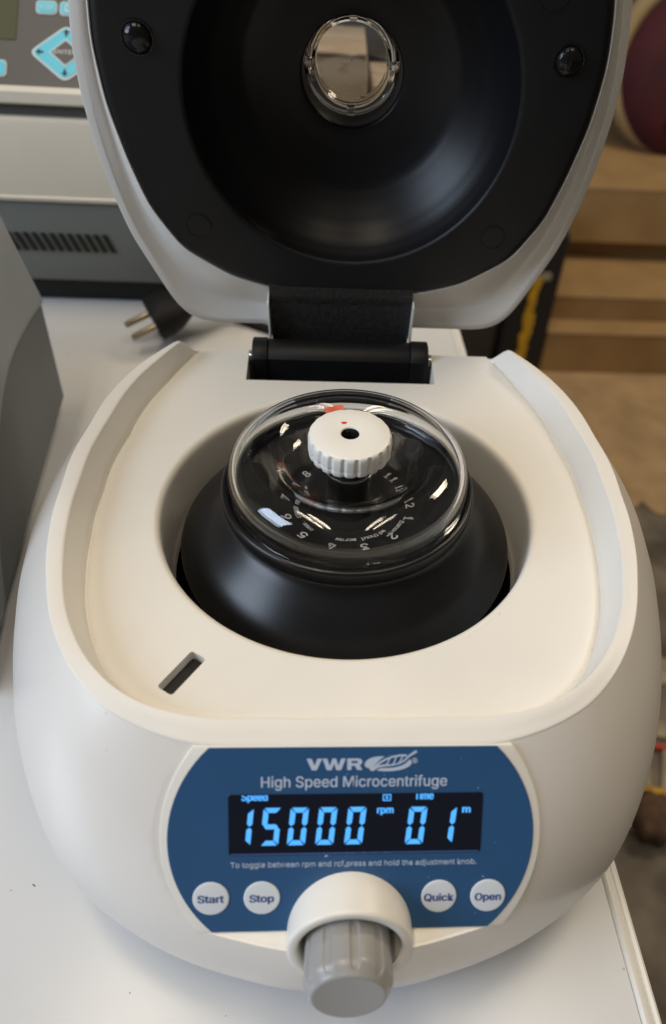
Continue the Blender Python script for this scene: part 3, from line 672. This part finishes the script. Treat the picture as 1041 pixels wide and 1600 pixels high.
obj("body_casing", frame(prism([(324, -18), (323.2, -15.5), (324.6, -14.5), (326, 30), (327, 33.5), (329, 34.5), (560, 34.5), (560, -18)], 0, X1-X0), (X0, 0, 0), (0, 1, 0), (0, 0, 1), (1, 0, 0)), MT["creamins"], ki, smooth=20)
obj("gap_shade_strip", box(X0+2, X1-2, 333, 556, 34.4, 43), MT["keypanel"], ki)  # dark grey strip standing for the shadow in the gap
obj("lid_lip", frame(prism([(328, 42.5), (326.5, 44), (327, 50), (329.5, 52.5), (560, 52.5), (560, 42.5)], 0, X1-X0), (X0, 0, 0), (0, 1, 0), (0, 0, 1), (1, 0, 0)), MT["creamins"], ki, smooth=20)
KA = R_(40); ko = np.array([0, 330, 52.0]); kv = np.array([0, math.cos(KA), math.sin(KA)]); kn_ = np.array([0, -math.sin(KA), math.cos(KA)])
def kpf(VF): return frame(VF, ko, px, kv, kn_)
kpl = obj("keypad_panel", kpf(prism([(X0, -1), (X1, -1), (X1, 150), (X0, 150)], -14, 0)), MT["keypanel"], ki)
obj("display_screen", kpf(prism([(-330, 31.5), (-212.4, 31.5), (-211.2, 90), (-330, 90)], 0, .5)), MT["olive"], ki)
def key(cx, cy, w_, h_, r=2.2):
    b_ = obj("key_border", kpf(slab(rrect(w_+1.6, h_+1.6, r+.6, 5, cx, cy), 0, .7, .2)), MT["keywhite"], ki)
    return obj("key", kpf(slab(rrect(w_, h_, r, 5, cx, cy), .7, 1.1, .2)), MT["cyan"], ki)
key(-193.7, 54.4, 11.8, 7.8); key(-178.6, 54.2, 12.0, 8.2); key(-163, 54.2, 12, 8.2); key(-224.5, 11.6, 13, 9.8)
obj("key_lettering", kpf(merge(text("STOP", -198.2, -189.2, 53.0, 56.0, 1.1), ribbon([(-181.5, 52.2), (-176, 52.2), (-176, 56.2), (-181.5, 56.2), (-181.5, 52.2)], .9, 1.1, 1.2))), MT["keywhite"], ki)
def diamond(hx, hy_, r, n=6):
    c = [(0, -hy_), (hx, 0), (0, hy_), (-hx, 0)]; out = []
    for i in range(4):
        p0, p1, p2 = [np.array(c[(i+k-1) % 4], float) for k in range(3)]
        a = p1+(p0-p1)/np.linalg.norm(p0-p1)*r; b = p1+(p2-p1)/np.linalg.norm(p2-p1)*r
        for k in range(n+1):
            t = k/n; out.append(tuple((1-t)**2*a+2*t*(1-t)*p1+t*t*b))
    return [(-180.4+x, 23.6+y) for x, y in out]
obj("arrow_key_border", kpf(slab(diamond(23.4, 19.6, 5), 0, .6, .2)), MT["keywhite"], ki)
obj("arrow_key", kpf(slab(diamond(21.6, 18.0, 4.2), .6, 1.0, .2)), MT["cyan"], ki)
obj("enter_key_border", kpf(slab(diamond(10.4, 9.4, 1.2), 1.0, 1.3, .1)), MT["keywhite"], ki)
obj("enter_key", kpf(slab(diamond(9.2, 8.2, 1.0), 1.3, 1.6, .1)), MT["keypanel"], ki)
obj("enter_lettering", kpf(text("ENTER", -187.6, -173.2, 22.6, 25.2, 1.6)), MT["keywhite"], ki)
arrow = [(-.7, -2.2), (.7, -2.2), (.7, .2), (2.2, .2), (0, 2.6), (-2.2, .2), (-.7, .2)]
for cx, cy, a in ((-180.4, 37.2, 0), (-196.6, 23.6, 90), (-164.2, 23.6, -90), (-180.6, 10.4, 180)):
    ca, sa = math.cos(R_(a)), math.sin(R_(a)); obj("arrow_mark", kpf(prism([(cx+ca*x-sa*y, cy+sa*x+ca*y) for x, y in arrow], 1.0, 1.15)), MT["hole"], ki)
for fx, fy in ((-390, 360), (-85, 360), (-390, 530), (-85, 530)):
    obj("foot", frame(lathe([(11, 21), (10, 0)], 24, True, True), (fx, fy, ZT), (1, 0, 0), (0, 1, 0), (0, 0, 1)), MT["blackp"], ki)

# ------------------------------------------------------------------ power plug lying on the bench
pg = thing("power_plug", "black power plug with bare round pins lying on the bench behind the centrifuge", "plug", (-140, 300, ZT))
pd = np.array([-.86, -.42, -.28]); pd /= np.linalg.norm(pd); ps = np.cross([0, 0, 1.0], pd); ps /= np.linalg.norm(ps); pu = np.cross(pd, ps)
pc = np.array([-139, 284, ZT+20.0])
V, F = lathe([(2, -46), (5, -45), (7, -38), (10, -30), (17, -18), (19, -10), (19, -1), (18, 0)], 40, True, True)
V = V.copy(); V[:, 0] *= .78; V *= 1.0
pbod = obj("plug_body", frame((V, F), pc, pu, ps, pd), MT["blackp"], pg, smooth=40)
for s_ in (-9.5, 9.5):
    obj("pin", frame(lathe([(2.4, -1), (2.4, 18), (1.9, 19.3), (.3, 19.6)], 20, True, True), pc+ps*s_, pu, ps, pd), MT["brass"], pg, smooth=40)
obj("earth_clip", frame(slab(rrect(7, 12, 1.5, 4), 0, 1.2, .2), pc-pu*12.5-pd*5, ps, pd, -pu), MT["brass"], pg, smooth=40)
obj("cord", tube([pc-pd*44, pc-pd*60+[4, 0, -4], (-80, 318, ZT+5), (-40, 300, ZT+3.8), (10, 318, ZT+3.8), (60, 360, ZT+3.8), (70, 480, ZT+3.8)], 3.6, 12, 6), MT["blackp"], pg, smooth=60)

# ------------------------------------------------------------------ cardboard seen through the lid window
def carton(name_label, x0, x1, y0, y1, z0, z1, rot=0.0, group=None, m=None, th=4):
    t = thing("cardboard_box", name_label, "box", ((x0+x1)/2, (y0+y1)/2, z0), group)
    m = m or MT["card"]
    o = obj("box_body", box(x0, x1, y0, y1, z0, z1-3), m, t, bevel=3)
    xm = (y0+y1)/2
    obj("flap", box(x0+1, x1-1, y0-1.5, xm-1.5, z1-2.7, z1), m, t, bevel=1.2)
    obj("flap", box(x0+1, x1-1, xm+1.5, y1+1.5, z1-2.7, z1), m, t, bevel=1.2)
    return t
carton("small brown carton standing upright on the bench, seen through the round lid window", -70, 21, 470, 560, ZT, 50, m=MT["card3"])
carton("low brown carton beside the upright one, at lower right in the lid window", 24, 92, 472, 545, ZT, 26, m=MT["card3"])
bk = thing("ring_binder", "black ring binder standing on the bench behind the two small cartons", "binder", (20, 590, ZT))
obj("cover", merge(box(-90, -87, 575, 640, ZT, 190), box(-87, 120, 575, 578, ZT, 190), box(-87, 120, 637, 640, ZT, 190)), MT["caseb"], bk)
obj("paper_block", box(-85, 116, 579, 634, ZT+3, 184), MT["paper"], bk)

# ------------------------------------------------------------------ right background
g = "brown cartons stacked on the floor"
carton("lowest flat brown carton of the floor stack, resting on the cardboard sheet", 527, 1150, 1391, 1800, ZF+4, -728, group=g)
carton("second flat brown carton of the floor stack, set back above the lowest one", 529, 1140, 1457, 1900, -728, -665, group=g)
carton("thin dark brown carton squeezed deep under the tall top carton of the stack", 560, 1120, 1690, 2020, -665, -611, group=g)
carton("tall top carton of the floor stack, carrying the maroon bag", 531, 1180, 1643, 2180, -611, -474, group=g)
sheet = []
nx = 34
ed = [(430+ (1080-430)*k/nx, 885+16*math.sin(k*1.7)+rng.uniform(-14, 14)+(22 if 14 < k < 19 else 0)) for k in range(nx+1)]
o = obj("cardboard_sheet", prism(ed+[(1080, 1860), (420, 1860)], ZF+.5, ZF+4), MT["card2"])
tag(o, "flat brown cardboard sheet with a ragged front edge lying on the floor", "cardboard")
cs = thing("equipment_case", "upright black case with a yellow tape strip, on the floor left of the cartons", "case", (440, 1420, ZF))
obj("case_body", box(408, 524, 1380, 1560, ZF+4, -478), MT["caseb"], cs, bevel=8)
obj("side_panel", box(290, 404, 1395, 1560, ZF+4, -520), MT["cased"], cs, bevel=8)
tp = []
for k in range(24):
    z0 = -835+k*10.8; tp.append(box(454+rng.uniform(0, 7), 475+rng.uniform(0, 9), 1377+.2*(k % 2), 1380.5, z0, z0+(10.8 if k % 5 else 8.5)))
obj("yellow_strip", merge(*tp), MT["yellow"], cs)["kind"] = "stuff"
obj("strip_tag", frame(slab(rrect(24, 18, 4, 4), 0, 3, 1), (487, 1379, -578), (1, 0, 0), (0, 0, 1), (0, -1, 0)), MT["paper"], cs)
# maroon bag with a tan roll behind it
bg_ = thing("maroon_bag", "round maroon fabric bag with a tan padded rim on top of the brown cartons", "bag", (900, 1960, -474))
V, F = lathe([(2, -70), (60, -66), (120, -50), (170, -22), (190, 0), (172, 26), (120, 48), (60, 60), (2, 64)], 48, True, True)
obj("bag_body", frame((V, F), (922, 1945, -292), (1, 0, 0), (0, .25, .97), (0, -.97, .25)), MT["maroon"], bg_, smooth=60)
obj("padded_rim", frame(lathe([(186+24*math.cos(t), 24*math.sin(t)) for t in np.linspace(0, 2*np.pi, 14, endpoint=False)], 56, close=True), (908, 1968, -276), (1, 0, 0), (0, .25, .97), (0, -.97, .25)), MT["tan"], bg_, smooth=60)
obj("buckle", frame(slab(rrect(36, 60, 8, 4), 0, 12, 3), (882, 1880, -372), (1, 0, 0), (0, .25, .97), (0, -.97, .25)), MT["blackp"], bg_, smooth=50)
# floor litter
tag(obj("cable", tube([(470, 340, ZF+6), (500, 338, ZF+6), (560, 334, ZF+6), (640, 342, ZF+6), (760, 330, ZF+6)], 5.0, 10), MT["redc"], smooth=60), "thin red cable running across the floor beside the bench", "cable")
sd = thing("screwdriver", "small screwdriver with a yellow handle lying on the floor by the bench", "screwdriver", (476, 253, ZF))
obj("handle", frame(lathe([(3, 0), (8, 2), (9.5, 8), (8.5, 26), (9.5, 44), (6, 50), (3, 51)], 20, True, True), (452, 262, ZF+10), (0, .1, 1), (0, 1, 0), (1, -.12, 0)), MT["yellow"], sd, smooth=50)
obj("blade", tube([(452, 262, ZF+10), (400, 268, ZF+8)], 2.6, 8), MT["steel"], sd)
V, F = lathe([(3, -30), (20, -26), (33, -10), (36, 4), (28, 20), (12, 28), (2, 30)], 26, True, True)
V = np.array(V); V *= (1+.13*np.sin(V[:, [1]]*.21+V[:, [2]]*.3)+.1*np.cos(V[:, [0]]*.25))
tag(obj("crumpled_paper", frame((V, F), (466, 214, ZF+28), (1, 0, 0), (0, 1, 0), (0, 0, .9)), MT["lump"], smooth=80), "crumpled brown paper lump on the floor below the yellow screwdriver", "paper")
tag(obj("metal_tube", tube([(428, 214, ZF+9), (448, 204, ZF+9)], 8, 16), MT["steel"], smooth=60), "short pale metal tube on the floor beside the crumpled paper lump", "tube")
tag(obj("glue_stick", merge(tube([(476, 268, ZF+9), (484, 296, ZF+9)], 8, 16)), MT["paper"], smooth=60), "short pale cylinder lying just behind the yellow screwdriver handle", "cylinder")
sc_ = [((560, 690), 70, 16, .1, "long pale paper scrap on the floor near the cardboard sheet"), ((566, 478), 50, 44, .5, "crumpled pale scrap on the grey floor, level with the middle of the centrifuge"), ((520, 372), 46, 30, -.4, "pale paper scrap on the floor just behind the red cable"), ((520, 296), 18, 90, -.35, "narrow tan wood strip on the floor in front of the red cable")]
for (x, y), w_, h_, a, lb_ in sc_:
    P = np.array(rrect(w_, h_, min(w_, h_)*.25, 4, 0, 0)); P *= 1+.12*np.sin(np.arange(len(P))*2.3)[:, None]
    c, s_ = math.cos(a), math.sin(a); P = [(x+c*u-s_*v, y+s_*u+c*v) for u, v in P]
    tag(obj("scrap" if "paper" in lb_ or "crumpled" in lb_ else "wood_strip", prism(P, ZF+1, ZF+7), MT["paper"]), lb_, "scrap" if "wood" not in lb_ else "wood strip")
